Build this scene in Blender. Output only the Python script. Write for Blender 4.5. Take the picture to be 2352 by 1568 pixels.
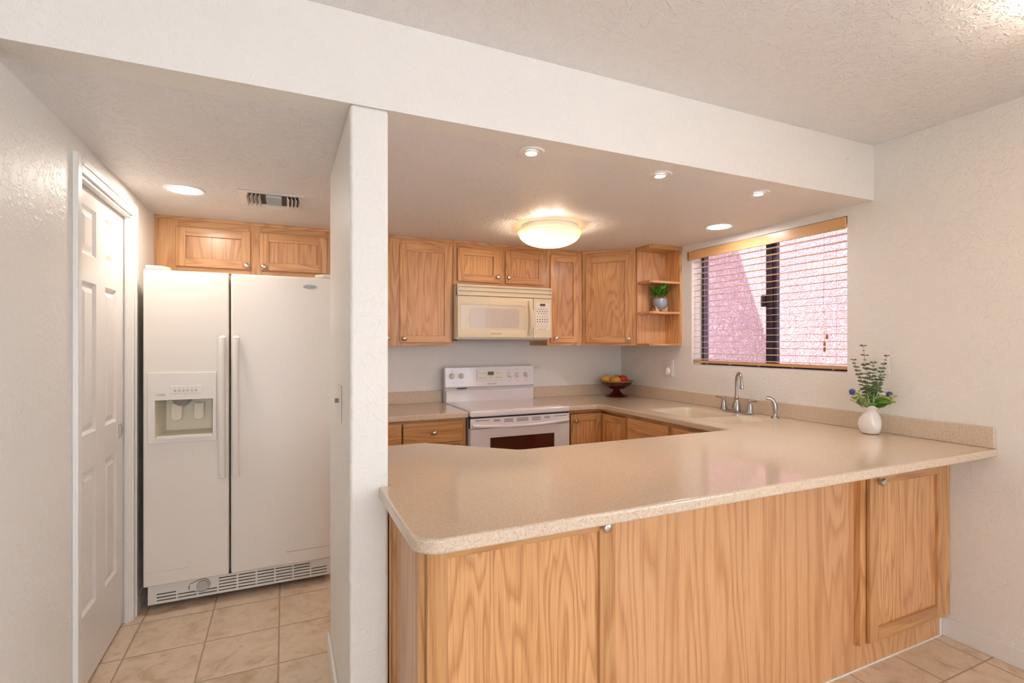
import bpy, bmesh, math, random
from math import sin, cos, pi, radians as R
from mathutils import Vector, Matrix
random.seed(7)
for o in list(bpy.data.objects): bpy.data.objects.remove(o)
SC = bpy.context.scene; COL = SC.collection

# ------------------------------------------------------------------ camera
cam = bpy.data.cameras.new('camera'); camo = bpy.data.objects.new('camera', cam); COL.objects.link(camo)
camo.location = (0, 0, 1.375); camo.rotation_euler = (R(90), 0, R(-24.2))
cam.sensor_width = 36; cam.lens = 1165/2352*36; cam.shift_y = 0.0018; cam.clip_start = .02
SC.camera = camo
SC.view_settings.view_transform = 'Standard'; SC.view_settings.look = 'None'
SC.view_settings.gamma = 1; SC.view_settings.use_curve_mapping = False
SC.view_settings.exposure = -0.06
# ------------------------------------------------------------------ sky, sun
W = bpy.data.worlds.new('world'); SC.world = W; W.use_nodes = True
W.node_tree.nodes['Background'].inputs[0].default_value = (.86, .92, 1, 1)
W.node_tree.nodes['Background'].inputs[1].default_value = 8.0
sun = bpy.data.lights.new('sun', 'SUN'); sun.energy = 26; sun.angle = R(.6); sun.color = (1, .95, .88)
suno = bpy.data.objects.new('sun', sun); COL.objects.link(suno)
suno.rotation_euler = Vector((-.5, .3, .8)).to_track_quat('Z', 'Y').to_euler(); suno.location = (-3, 5, 9)
# ------------------------------------------------------------------ materials
def lin(c): return tuple(((x/255)/12.92 if x/255 <= .04045 else ((x/255+.055)/1.055)**2.4) for x in c)+(1,)
class NT:
    def __init__(s, name):
        s.m = bpy.data.materials.new(name); s.m.use_nodes = True; s.t = s.m.node_tree; s.n = s.t.nodes
        s.b = s.n['Principled BSDF']
    def add(s, ty, **k):
        n = s.n.new(ty)
        for a, v in k.items():
            if a.startswith('i_'): n.inputs[a[2:].replace('_', ' ')].default_value = v
            else: setattr(n, a, v)
        return n
    def l(s, a, b): s.t.links.new(a, b)
    def math(s, op, a, b=None, c=None):
        n = s.n.new('ShaderNodeMath'); n.operation = op
        for i, v in enumerate((a, b, c)):
            if v is None: continue
            if isinstance(v, (int, float)): n.inputs[i].default_value = v
            else: s.l(v, n.inputs[i])
        return n.outputs[0]
    def ramp(s, fac, stops):
        n = s.n.new('ShaderNodeValToRGB'); s.l(fac, n.inputs[0]); e = n.color_ramp.elements
        while len(e) < len(stops): e.new(.5)
        for i, (p, c) in enumerate(stops): e[i].position = p; e[i].color = c if len(c) == 4 else lin(c)
        return n.outputs[0]
    def mix(s, fac, a, b, mode='MIX'):
        n = s.n.new('ShaderNodeMix'); n.data_type = 'RGBA'; n.blend_type = mode
        for i, v in ((0, fac), (6, a), (7, b)):
            if isinstance(v, (int, float)): n.inputs[i].default_value = v
            elif isinstance(v, tuple): n.inputs[i].default_value = v
            else: s.l(v, n.inputs[i])
        return n.outputs[2]
    def bump(s, h, strength, dist):
        n = s.n.new('ShaderNodeBump'); n.inputs['Strength'].default_value = strength; n.inputs['Distance'].default_value = dist
        s.l(h, n.inputs['Height']); s.l(n.outputs[0], s.b.inputs['Normal']); return n
    def coord(s, scale=(1, 1, 1), rnd=0):
        tc = s.n.new('ShaderNodeTexCoord'); mp = s.n.new('ShaderNodeMapping'); mp.inputs['Scale'].default_value = scale
        out = tc.outputs['Object']
        if rnd:
            oi = s.n.new('ShaderNodeObjectInfo'); mu = s.n.new('ShaderNodeVectorMath'); mu.operation = 'SCALE'
            mu.inputs[0].default_value = (rnd, rnd*.7, rnd*.4); s.l(oi.outputs['Random'], mu.inputs['Scale'])
            ad = s.n.new('ShaderNodeVectorMath'); s.l(out, ad.inputs[0]); s.l(mu.outputs[0], ad.inputs[1]); out = ad.outputs[0]
        s.l(out, mp.inputs[0]); return mp.outputs[0]
    def noise(s, vec, scale, detail=2, dist=0, rough=.5):
        n = s.add('ShaderNodeTexNoise'); n.inputs['Scale'].default_value = scale; n.inputs['Detail'].default_value = detail
        n.inputs['Distortion'].default_value = dist; n.inputs['Roughness'].default_value = rough; s.l(vec, n.inputs['Vector'])
        return n.outputs['Fac']
def simple(name, rgb, rough=.5, metal=0, coat=0, spec=.5, noise=0, ns=60):
    m = NT(name); m.b.inputs['Base Color'].default_value = lin(rgb); m.b.inputs['Roughness'].default_value = rough
    m.b.inputs['Metallic'].default_value = metal; m.b.inputs['Coat Weight'].default_value = coat
    m.b.inputs['Specular IOR Level'].default_value = spec
    c = m.coord(rnd=3); f = m.noise(c, ns, 3)
    d = tuple(max(0, x*.94) for x in lin(rgb)[:3])+(1,)
    m.l(m.mix(f, d, lin(rgb)), m.b.inputs['Base Color'])
    if noise: m.bump(f, noise, .001)
    return m.m
def plaster(name, rgb, strength=.35, scale=30, rough=.45, lo=.48, hi=.62):
    m = NT(name); c = m.coord()
    a = m.noise(c, scale, 3, 1.2, .55); b = m.noise(c, scale*.45, 2, .6)
    h = m.ramp(a, [(lo, (0, 0, 0, 1)), (hi, (1, 1, 1, 1))]); h = m.math('MULTIPLY', h, m.math('ADD', b, .2))
    f = m.noise(c, 1.5, 3); k = lin(rgb); d = tuple(x*.97 for x in k[:3])+(1,)
    m.l(m.mix(f, d, k), m.b.inputs['Base Color']); m.b.inputs['Roughness'].default_value = rough
    m.bump(h, strength, .004); return m.m
def oak(name, axis, light=(222, 171, 116), dark=(178, 119, 67), gloss=.32, sc=1.0):
    m = NT(name)
    s = {'z': (5.5, 5.5, .6), 'x': (.6, 5.5, 5.5), 'y': (5.5, .6, 5.5)}[axis]
    s2 = {'z': (260, 260, 5), 'x': (5, 260, 260), 'y': (260, 5, 260)}[axis]
    c = m.coord(tuple(v*sc for v in s), rnd=13)
    a = m.noise(c, 1.0, 2.5, .35, .45)
    r = m.math('FRACT', m.math('MULTIPLY', a, 15))
    g = m.ramp(r, [(0, (.15, .15, .15, 1)), (.22, (1, 1, 1, 1)), (.6, (.85, .85, .85, 1)), (.93, (.1, .1, .1, 1)), (1, (0, 0, 0, 1))])
    c2 = m.coord(s2, rnd=13); p = m.noise(c2, 1, 2)
    pr = m.ramp(p, [(.36, (0, 0, 0, 1)), (.52, (1, 1, 1, 1))])
    f = m.math('ADD', m.math('MULTIPLY', g, .62), m.math('MULTIPLY', pr, .38))
    big = m.noise(m.coord((2, 2, .5), rnd=5), 1.3, 2)
    L1 = lin(light); L2 = tuple(v*w for v, w in zip(L1[:3], (.93, .87, .8)))+(1,)
    col = m.mix(f, lin(dark), m.mix(big, L2, L1))
    oi = m.n.new('ShaderNodeObjectInfo'); hs = m.n.new('ShaderNodeHueSaturation'); m.l(col, hs.inputs['Color'])
    m.l(m.math('ADD', m.math('MULTIPLY', oi.outputs['Random'], .2), .88), hs.inputs['Value'])
    m.l(hs.outputs[0], m.b.inputs['Base Color']); m.b.inputs['Roughness'].default_value = gloss
    m.b.inputs['Coat Weight'].default_value = .25; m.b.inputs['Coat Roughness'].default_value = .18
    m.bump(f, .12, .0006); return m.m
M = {}
M['wall'] = plaster('painted_wall_plaster', (238, 234, 228), .34)
M['ceil'] = plaster('painted_ceiling_plaster', (235, 232, 231), .6, 34)
M['white'] = simple('white_semigloss_paint', (238, 234, 230), .3)
M['trimw'] = simple('white_trim_paint', (240, 236, 230), .35)
M['oak'] = oak('oak_vertical_grain', 'z'); M['oakx'] = oak('oak_horizontal_grain', 'x'); M['oaky'] = oak('oak_lengthwise_grain', 'y')
M['oakp'] = oak('oak_veneer_panel', 'z', (224, 175, 128), (186, 130, 82), .34, .78)
M['oakd'] = oak('oak_door_panel', 'z', (224, 173, 121), (176, 118, 68), .3, 1.3)
M['knob'] = simple('brushed_nickel', (200, 192, 184), .28, 1)
M['chrome'] = simple('satin_chrome', (190, 186, 182), .22, 1)
M['fridge'] = simple('white_enamel_steel', (236, 228, 218), .36, noise=.25, ns=300)
M['plw'] = simple('white_plastic', (236, 230, 222), .35)
M['plshade'] = simple('cream_dispenser_plastic', (226, 216, 192), .4)
M['range'] = simple('white_porcelain_enamel', (236, 230, 232), .16, coat=.5)
M['glasstop'] = simple('white_ceramic_glass', (205, 196, 198), .08, coat=.6)
M['bisque'] = simple('bisque_plastic', (230, 218, 190), .3, coat=.2)
M['bisqueglass'] = simple('bisque_door_glass', (222, 209, 188), .2, coat=.25)
M['mesh'] = simple('perforated_screen_glass', (200, 190, 180), .2, coat=.25)
M['dark'] = simple('dark_gap', (38, 32, 30), .6)
M['grey'] = simple('grey_plastic', (150, 142, 138), .45)
M['ink'] = simple('grey_printed_ink', (120, 112, 112), .6)
M['badge'] = simple('silver_badge', (176, 168, 166), .35, .5)
M['btn'] = simple('light_grey_button', (196, 190, 184), .45)
M['lcd'] = simple('green_display', (98, 108, 62), .2)
M['lcdg'] = simple('grey_display', (96, 90, 92), .2)
M['oven'] = simple('oven_door_glass', (70, 34, 22), .06, coat=.8)
M['alu'] = simple('dark_bronze_aluminium', (62, 56, 78), .4)
M['blind'] = simple('pale_wood_blind', (224, 196, 160), .4)
M['val'] = oak('valance_wood', 'y', (218, 174, 118), (208, 160, 102), .5)
M['cord'] = simple('blind_cord', (215, 200, 190), .7)
M['tassel'] = simple('wooden_cord_tassel', (170, 120, 78), .5)
M['sink'] = simple('cream_solid_surface', (236, 224, 200), .25, coat=.3)
M['bowl'] = simple('dark_red_wood_lacquer', (82, 26, 20), .2, coat=.5)
M['bowlrim'] = simple('tan_bowl_rim', (165, 110, 60), .3)
M['yellow'] = simple('yellow_fruit_skin', (225, 178, 60), .35, ns=20)
M['red'] = simple('red_apple_skin', (205, 48, 30), .25, ns=20)
M['stem'] = simple('brown_stem', (84, 62, 38), .7)
M['pot'] = simple('grey_blue_glazed_ceramic', (150, 156, 172), .25, coat=.4, ns=30)
M['standw'] = simple('pale_wood_stand', (222, 186, 146), .5)
M['leaf'] = simple('bright_green_leaf', (86, 150, 44), .45, ns=15)
M['euc'] = simple('grey_green_leaf', (104, 126, 88), .5, ns=15)
M['sprig'] = simple('dark_olive_leaf', (98, 104, 66), .5, ns=15)
M['grass'] = simple('pale_green_blade', (168, 186, 120), .5, ns=15)
M['lime'] = simple('yellow_green_leaf', (160, 172, 84), .5, ns=15)
M['thistle'] = simple('blue_thistle', (72, 86, 150), .8)
M['ceramic'] = simple('white_glazed_ceramic', (240, 234, 230), .22, coat=.4)
M['void'] = simple('duct_interior', (70, 66, 64), .8)

def counter():
    m = NT('speckled_beige_solid_surface'); c = m.coord()
    a = m.noise(c, 260, 2, .5); b = m.noise(m.coord((1, 2.2, 1)), 120, 2, .8); d = m.noise(c, 9, 2)
    f = m.math('ADD', m.math('MULTIPLY', a, .6), m.math('MULTIPLY', b, .4))
    col = m.ramp(f, [(.38, (188, 168, 146)), (.48, (215, 195, 172)), (.56, (219, 200, 178)), (.66, (229, 213, 192))])
    m.l(m.mix(m.math('MULTIPLY', d, .25), col, lin((210, 188, 162))), m.b.inputs['Base Color'])
    m.b.inputs['Roughness'].default_value = .3; m.b.inputs['Specular IOR Level'].default_value = .25; m.b.inputs['Coat Weight'].default_value = .75; m.b.inputs['Coat Roughness'].default_value = .1
    return m.m
M['counter'] = counter()
def tile():
    m = NT('beige_ceramic_floor_tile'); tc = m.n.new('ShaderNodeTexCoord'); sx = m.n.new('ShaderNodeSeparateXYZ'); m.l(tc.outputs['Object'], sx.inputs[0])
    S = .3095
    def g(o, off):
        u = m.math('DIVIDE', m.math('SUBTRACT', o, off), S)
        f = m.math('FRACT', u); d = m.math('MINIMUM', f, m.math('SUBTRACT', 1, f)); return d, m.math('FLOOR', u)
    dx, ix = g(sx.outputs[0], -.0215); dy, iy = g(sx.outputs[1], 3.02-12*S)
    d = m.math('MINIMUM', dx, dy)
    k = m.ramp(d, [(.0075, (0, 0, 0, 1)), (.013, (1, 1, 1, 1))])
    cv = m.n.new('ShaderNodeCombineXYZ'); m.l(ix, cv.inputs[0]); m.l(iy, cv.inputs[1])
    wn = m.n.new('ShaderNodeTexWhiteNoise'); wn.noise_dimensions = '3D'; m.l(cv.outputs[0], wn.inputs['Vector'])
    va = m.n.new('ShaderNodeVectorMath'); va.operation = 'SCALE'; m.l(wn.outputs['Color'], va.inputs[0]); va.inputs['Scale'].default_value = 8
    vb = m.n.new('ShaderNodeVectorMath'); m.l(tc.outputs['Object'], vb.inputs[0]); m.l(va.outputs[0], vb.inputs[1])
    n1 = m.noise(vb.outputs[0], 9, 4, .8, .6); n2 = m.noise(vb.outputs[0], 32, 3, .5)
    c = m.ramp(n1, [(.3, (190, 162, 132)), (.45, (216, 193, 168)), (.6, (224, 204, 180)), (.8, (208, 180, 150))])
    c = m.mix(m.ramp(n2, [(.3, (.35, .35, .35, 1)), (.42, (0, 0, 0, 1))]), c, lin((184, 152, 120)))
    m.l(m.mix(k, lin((170, 147, 123)), c), m.b.inputs['Base Color'])
    m.b.inputs['Roughness'].default_value = .32
    m.bump(m.math('ADD', k, m.math('MULTIPLY', n1, .15)), .5, .002); return m.m
M['tile'] = tile()
def stucco():
    m = NT('pink_stucco'); c = m.coord(); a = m.noise(c, 28, 4, 1.4, .6); f = m.noise(c, 3, 2)
    h = m.ramp(a, [(.42, (0, 0, 0, 1)), (.6, (1, 1, 1, 1))])
    m.l(m.mix(f, (.30, .165, .19, 1), (.34, .19, .215, 1)), m.b.inputs['Base Color']); m.b.inputs['Roughness'].default_value = .9
    m.bump(h, 1.0, .014); return m.m
M['stucco'] = stucco()
def emit(name, rgb, st):
    m = NT(name); m.b.inputs['Base Color'].default_value = lin((235, 230, 220)); m.b.inputs['Emission Color'].default_value = lin(rgb)
    m.b.inputs['Emission Strength'].default_value = st; m.b.inputs['Roughness'].default_value = .4; return m.m
M['lampw'] = emit('lit_white_lens', (255, 242, 228), 150)
M['lampc'] = emit('lit_daylight_lens', (250, 247, 252), 120)
M['lamph'] = emit('lit_halogen_lens', (255, 232, 196), 60)
def dome():
    m = NT('frosted_lamp_glass'); b = m.b; b.inputs['Base Color'].default_value = lin((255, 238, 205)); b.inputs['Roughness'].default_value = .5
    b.inputs['Emission Color'].default_value = lin((255, 222, 160)); b.inputs['Emission Strength'].default_value = .15
    tr = m.n.new('ShaderNodeBsdfTranslucent'); tr.inputs[0].default_value = lin((255, 236, 204))
    mx = m.n.new('ShaderNodeMixShader'); mx.inputs[0].default_value = .6
    m.l(b.outputs[0], mx.inputs[1]); m.l(tr.outputs[0], mx.inputs[2]); m.l(mx.outputs[0], m.n['Material Output'].inputs[0]); return m.m
M['dome'] = dome()
def pane():
    m = NT('clear_window_glass'); tr = m.n.new('ShaderNodeBsdfTransparent'); gl = m.n.new('ShaderNodeBsdfGlossy'); gl.inputs['Roughness'].default_value = .02
    fr = m.n.new('ShaderNodeLayerWeight'); mx = m.n.new('ShaderNodeMixShader')
    m.l(m.math('ADD', m.math('POWER', fr.outputs['Facing'], 4.5), .04), mx.inputs[0]); m.l(tr.outputs[0], mx.inputs[1]); m.l(gl.outputs[0], mx.inputs[2]); m.l(mx.outputs[0], m.n['Material Output'].inputs[0]); return m.m
M['pane'] = pane()

# ------------------------------------------------------------------ builders
def BM(): return bmesh.new()
def box(bm, x0, x1, y0, y1, z0, z1, bev=0, seg=2, mi=0, rot=None):
    v = [bm.verts.new(p) for p in ((x0, y0, z0), (x1, y0, z0), (x1, y1, z0), (x0, y1, z0), (x0, y0, z1), (x1, y0, z1), (x1, y1, z1), (x0, y1, z1))]
    fs = [bm.faces.new([v[i] for i in f]) for f in ((3, 2, 1, 0), (4, 5, 6, 7), (0, 1, 5, 4), (1, 2, 6, 5), (2, 3, 7, 6), (3, 0, 4, 7))]
    for f in fs: f.material_index = mi
    if rot: bmesh.ops.transform(bm, matrix=rot, verts=v)
    if bev:
        es = list({e for f in fs for e in f.edges})
        r = bmesh.ops.bevel(bm, geom=es, offset=bev, segments=seg, profile=.5, affect='EDGES')
        for f in r['faces']: f.material_index = mi
    return bm
def lathe(bm, prof, c=(0, 0, 0), seg=32, axis='z', mat=None):
    rings = []
    for r, h in prof:
        ring = []
        for i in range(seg):
            a = 2*pi*i/seg
            p = Vector((r*cos(a), r*sin(a), h))
            if axis == 'y': p = Vector((p.x, -p.z, p.y))     # profile height runs toward -Y
            if axis == 'x': p = Vector((-p.z, p.x, p.y))
            if mat: p = mat @ p
            ring.append(bm.verts.new(p+Vector(c)))
        rings.append(ring)
    for a, b in zip(rings, rings[1:]):
        for i in range(seg):
            j = (i+1) % seg
            try: bm.faces.new((a[i], a[j], b[j], b[i]))
            except ValueError: pass
    for rg, fl in ((rings[0], True), (rings[-1], False)):
        f = bm.faces.new(list(reversed(rg)) if fl else rg)
    return bm
def tube(bm, pts, r, seg=10, r_end=None):
    pts = [Vector(p) for p in pts]; rings = []; n = len(pts)
    t0 = (pts[1]-pts[0]).normalized(); up = Vector((0, 0, 1)) if abs(t0.z) < .9 else Vector((1, 0, 0))
    nrm = t0.cross(up).normalized()
    for i, p in enumerate(pts):
        t = (pts[min(i+1, n-1)]-pts[max(i-1, 0)]).normalized()
        nrm = (nrm-t*nrm.dot(t)).normalized(); b = t.cross(nrm)
        rr = r[i] if isinstance(r, (list, tuple)) else (r if r_end is None else r+(r_end-r)*i/(n-1))
        rings.append([bm.verts.new(p+(nrm*cos(2*pi*k/seg)+b*sin(2*pi*k/seg))*rr) for k in range(seg)])
    for a, b in zip(rings, rings[1:]):
        for k in range(seg):
            bm.faces.new((a[k], a[(k+1) % seg], b[(k+1) % seg], b[k]))
    bm.faces.new(list(reversed(rings[0]))); bm.faces.new(rings[-1]); return bm
def slab(bm, outer, holes, z0, z1, plane='xy', bev=0, seg=3):
    """flat sheet with holes, given thickness; plane 'xy' = horizontal, 'xz' = facing -Y (z0,z1 are then y)"""
    def P(p, z): return (p[0], p[1], z) if plane == 'xy' else ((p[0], z, p[1]) if plane == 'xz' else (z, p[0], p[1]))
    es = []
    for lp in [outer]+holes:
        vs = [bm.verts.new(P(p, z0)) for p in lp]
        es += [bm.edges.new((vs[i], vs[(i+1) % len(vs)])) for i in range(len(vs))]
    r = bmesh.ops.triangle_fill(bm, edges=es, use_beauty=True, use_dissolve=False)
    fs = [g for g in r['geom'] if isinstance(g, bmesh.types.BMFace)]
    ex = bmesh.ops.extrude_face_region(bm, geom=fs)
    vs = [g for g in ex['geom'] if isinstance(g, bmesh.types.BMVert)]
    d = {'xy': (0, 0, z1-z0), 'xz': (0, z1-z0, 0), 'yz': (z1-z0, 0, 0)}[plane]
    bmesh.ops.translate(bm, vec=d, verts=vs)
    bmesh.ops.recalc_face_normals(bm, faces=bm.faces[:])
    if bev:
        ax = {'xy': 2, 'xz': 1, 'yz': 0}[plane]
        e2 = [e for e in bm.edges if len(e.link_faces) == 2 and e.calc_face_angle(0) > R(50) and abs(e.verts[0].co[ax]-e.verts[1].co[ax]) < 1e-6 and any(f.normal[ax] > .9 or f.normal[ax] < -.9 for f in e.link_faces)]
        bmesh.ops.bevel(bm, geom=e2, offset=bev, segments=seg, profile=.5, affect='EDGES')
    return bm
def rrect(x0, x1, y0, y1, r, n=6):
    out = []
    for cx, cy, a0 in ((x1-r, y1-r, 0), (x0+r, y1-r, 90), (x0+r, y0+r, 180), (x1-r, y0+r, 270)):
        for i in range(n+1):
            a = R(a0+90*i/n); out.append((cx+r*cos(a), cy+r*sin(a)))
    return out
def wm(o):
    m = Matrix.LocRotScale(o.location, o.rotation_euler, None)
    return (wm(o.parent) @ m) if o.parent else m
def obj(name, bm, mat, parent=None, local=False, smooth=True, label=None):
    me = bpy.data.meshes.new(name)
    if parent and not local: bmesh.ops.transform(bm, matrix=wm(parent).inverted(), verts=bm.verts[:])
    bmesh.ops.recalc_face_normals(bm, faces=bm.faces[:])
    bm.to_mesh(me); bm.free()
    for m in (mat if isinstance(mat, (list, tuple)) else [mat]): me.materials.append(m)
    if smooth: me.shade_smooth(); me.set_sharp_from_angle(angle=R(32))
    o = bpy.data.objects.new(name, me); COL.objects.link(o)
    if parent: o.parent = parent
    if label: o['label'] = label
    if smooth:
        ar = [p.area for p in me.polygons]
        if ar and max(ar) > .06*sum(ar): wn = o.modifiers.new('wn', 'WEIGHTED_NORMAL'); wn.keep_sharp = True; wn.weight = 100
    return o
def tag(o, label, cat, group=None):
    o['label'] = label; o['category'] = cat
    if group: o['group'] = group
    return o
def thing(name, label, cat, loc=(0, 0, 0), rz=0, group=None):
    o = bpy.data.objects.new(name, None); COL.objects.link(o); o.location = loc; o.rotation_euler = (0, 0, rz); o.empty_display_size = .05
    return tag(o, label, cat, group)
def struct(name, bm, mat, parent=None, smooth=True):
    o = obj(name, bm, mat, parent, smooth=smooth)
    if not parent: o['kind'] = 'structure'
    return o
def clone(root, loc, label, rz=None):
    r = root.copy(); COL.objects.link(r); r.location = loc; r['label'] = label
    if rz is not None: r.rotation_euler = (0, 0, rz)
    for ch in list(root.children):
        c = ch.copy(); COL.objects.link(c); c.parent = r
        for g in ch.children:
            d = g.copy(); COL.objects.link(d); d.parent = c
    return r
def text_bm(s, size, mat4, ext=.0004, w=None):
    cu = bpy.data.curves.new('t', 'FONT'); cu.body = s; cu.size = size; cu.extrude = ext; cu.align_x = 'CENTER'; cu.align_y = 'CENTER'
    o = bpy.data.objects.new('t', cu); COL.objects.link(o)
    dg = bpy.context.evaluated_depsgraph_get(); me = bpy.data.meshes.new_from_object(o.evaluated_get(dg))
    bpy.data.objects.remove(o)
    bm = bmesh.new(); bm.from_mesh(me); bpy.data.meshes.remove(me)
    if w:
        xs = [v.co.x for v in bm.verts]; k = w/(max(xs)-min(xs)); bmesh.ops.scale(bm, vec=(k, 1, 1), verts=bm.verts[:])
    bmesh.ops.transform(bm, matrix=mat4, verts=bm.verts[:]); return bm
def facing_front(x, y, z): return Matrix.Translation((x, y, z)) @ Matrix.Rotation(R(90), 4, 'X')

# ================================================================== room shell
XL, XR, YH, YB, ZK, ZM = -.692, 2.845, 1.661, 3.87, 2.129, 2.417
DX, DY = -2.6, -3.2
struct('floor', box(BM(), DX-.2, XR+.2, DY-.2, YB+.2, -.1, 0), M['tile'])
struct('ceiling_kitchen', box(BM(), XL-.15, XR+.15, YH+.11, YB+.15, ZK, ZM+.25), M['ceil'])
struct('ceiling_dining', box(BM(), DX-.2, XR+.15, DY-.2, YH+.11, ZM, ZM+.25), M['ceil'])
struct('wall_header', box(BM(), DX-.2, XR, YH, YH+.11, ZK, ZM), M['wall'])
struct('wall_divider', box(BM(), .188, .309, YH, 2.405, 0, ZK, .012, 3), M['wall'])
struct('wall_back', box(BM(), XL-.15, XR+.15, YB, YB+.15, -.05, ZK+.2), M['wall'])
# right wall with the kitchen window opening and an unseen dining window opening
Y0w, Y1w, Z0w, Z1w = 1.801, 2.975, 1.213, 2.081
struct('wall_right', slab(BM(), [(DY-.2, 0), (YB+.15, 0), (YB+.15, ZM+.2), (DY-.2, ZM+.2)],
       [[(Y0w, Z0w), (Y1w, Z0w), (Y1w, Z1w), (Y0w, Z1w)], [(-2.6, .65), (-.4, .65), (-.4, 2.25), (-2.6, 2.25)]], XR, XR+.16, 'yz'), M['wall'], smooth=False)
# left wall with pocket door opening
OY0, OY1, OZ = 2.36, 3.062, 2.008
struct('wall_left', slab(BM(), [(YH, 0), (OY0, 0), (OY0, OZ), (OY1, OZ), (OY1, 0), (YB+.15, 0), (YB+.15, ZK+.2), (YH, ZK+.2)], [], XL-.12, XL, 'yz'), M['wall'], smooth=False)
struct('light_stop_behind_door', box(BM(), XL-.16, XL-.125, 2.1, 3.3, 0, 2.12), M['wall'])  # unseen sheet added behind the pocket door to stop daylight leaking in
struct('wall_left_wing', box(BM(), DX-.2, XL, YH, YH+.11, 0, ZK), M['wall'])
struct('wall_dining_left', box(BM(), DX-.2, DX, DY-.2, YH, 0, ZM), M['wall'])
struct('wall_dining_rear', slab(BM(), [(DX-.2, 0), (XR+.15, 0), (XR+.15, ZM+.1), (DX-.2, ZM+.1)],
       [[(-.8, .3), (1.4, .3), (1.4, 2.2), (-.8, 2.2)]], DY-.15, DY, 'xz'), M['wall'], smooth=False)
def base(name, x0, x1, y0, y1): return struct(name, box(BM(), x0, x1, y0, y1, 0, .083, .004), M['trimw'])
base('baseboard_right', XR-.013, XR, DY, 1.352)
base('baseboard_divider', .175, .188, YH+.02, 2.405)
base('baseboard_left', XL, XL+.013, YH, 2.30); base('baseboard_left_far', XL, XL+.013, 3.13, 3.5)
base('baseboard_rear', DX, XR, DY, DY+.013)

# ---- pocket door in the left wall
d1 = bpy.data.objects.new('door_1', None); COL.objects.link(d1); d1.location = (-.72, 2.37, 0); d1['kind'] = 'structure'
bm = BM()
panels = []
for y0, y1 in ((2.492, 2.660), (2.777, 2.945)):
    for z0, z1 in ((.30, .865), (1.01, 1.622), (1.73, 1.925)): panels.append((y0, y1, z0, z1))
slab(bm, [(2.372, .012), (3.058, .012), (3.058, 2.02), (2.372, 2.02)], [[(a, c), (b, c), (b, d), (a, d)] for a, b, c, d in panels], -.72, -.755, 'yz')
for a, b, c, d in panels:      # moulded recess: sloping sides, flat ground and raised field
    R1 = [(a, c), (b, c), (b, d), (a, d)]
    def ring(off, x): return [bm.verts.new((x, p[0]+(off if p[0] == a else -off), p[1]+(off if p[1] == c else -off))) for p in R1]
    rg = [ring(0, -.72), ring(.012, -.731), ring(.022, -.731), ring(.042, -.7225)]
    for u, v in zip(rg, rg[1:]):
        for i in range(4): bm.faces.new((u[i], u[(i+1) % 4], v[(i+1) % 4], v[i]))
    bm.faces.new(rg[-1])
struct('door_leaf', bm, M['white'], d1, smooth=False)
bm = slab(BM(), rrect(2.965, 3.022, .925, .988, .004), [rrect(2.975, 3.012, .933, .980, .004)], -.7175, -.7205, 'yz')
box(bm, -.7215, -.7205, 2.97, 3.016, .93, .984); tube(bm, [(-.718, 3.010, .94), (-.714, 3.008, .948), (-.714, 3.008, .966), (-.718, 3.010, .974)], .003)
struct('door_pull', bm, M['knob'], d1)
# jambs and casings
bm = BM(); box(bm, XL-.119, XL+.001, OY1-.003, OY1+.02, 0, OZ+.02); box(bm, -.712, -.70, OY1-.014, OY1-.002, 0, OZ)
box(bm, XL-.119, XL+.001, OY0-.02, OY0+.003, 0, OZ+.02); box(bm, XL-.026, XL+.001, OY0, OY1, OZ-.012, OZ+.02)
struct('trim_1', bm, M['trimw'])
def casing(name, lo, hi, horiz=False):
    bm = BM(); x = XL
    if horiz:
        box(bm, x, x+.012, lo, hi, OZ, OZ+.058, .003); box(bm, x+.006, x+.018, lo, hi, OZ+.028, OZ+.058, .005)
    else:
        a, b = lo, hi
        box(bm, x, x+.012, min(a, b), max(a, b), 0, OZ+.058, .003)
        m = (a+b)/2; box(bm, x+.006, x+.018, min(m, b), max(m, b), 0, OZ+.058, .005)
    return struct(name, bm, M['trimw'])
casing('trim_2', OY0, OY0-.06); casing('trim_3', OY1+.004, OY1+.064); casing('trim_4', OY0, OY1+.004, True)

# ---- kitchen window
w1 = bpy.data.objects.new('window_1', None); COL.objects.link(w1); w1.location = (2.95, 1.801, Z0w); w1['kind'] = 'structure'
bm = slab(BM(), [(Y0w, Z0w), (Y1w, Z0w), (Y1w, Z1w), (Y0w, Z1w)], [[(Y0w+.03, Z0w+.03), (Y1w-.03, Z0w+.03), (Y1w-.03, Z1w-.03), (Y0w+.03, Z1w-.03)]], 2.945, 2.985, 'yz')
struct('window_frame', bm, M['alu'], w1, smooth=False)
bm = BM(); box(bm, 2.938, 2.965, 2.352, 2.398, Z0w+.01, Z1w-.01, .003); box(bm, 2.95, 2.98, 2.325, 2.352, Z0w+.01, Z1w-.01, .003)
struct('meeting_stile', bm, M['alu'], w1)
struct('window_latch', box(BM(), 2.922, 2.945, 2.395, 2.425, 1.62, 1.70, .003), M['alu'], w1)
struct('window_pane', box(BM(), 2.958, 2.962, 2.37, Y1w-.02, Z0w+.02, Z1w-.02), M['pane'], w1)
struct('window_pane', box(BM(), 2.97, 2.974, Y0w+.02, 2.34, Z0w+.02, Z1w-.02), M['pane'], w1)
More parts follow.
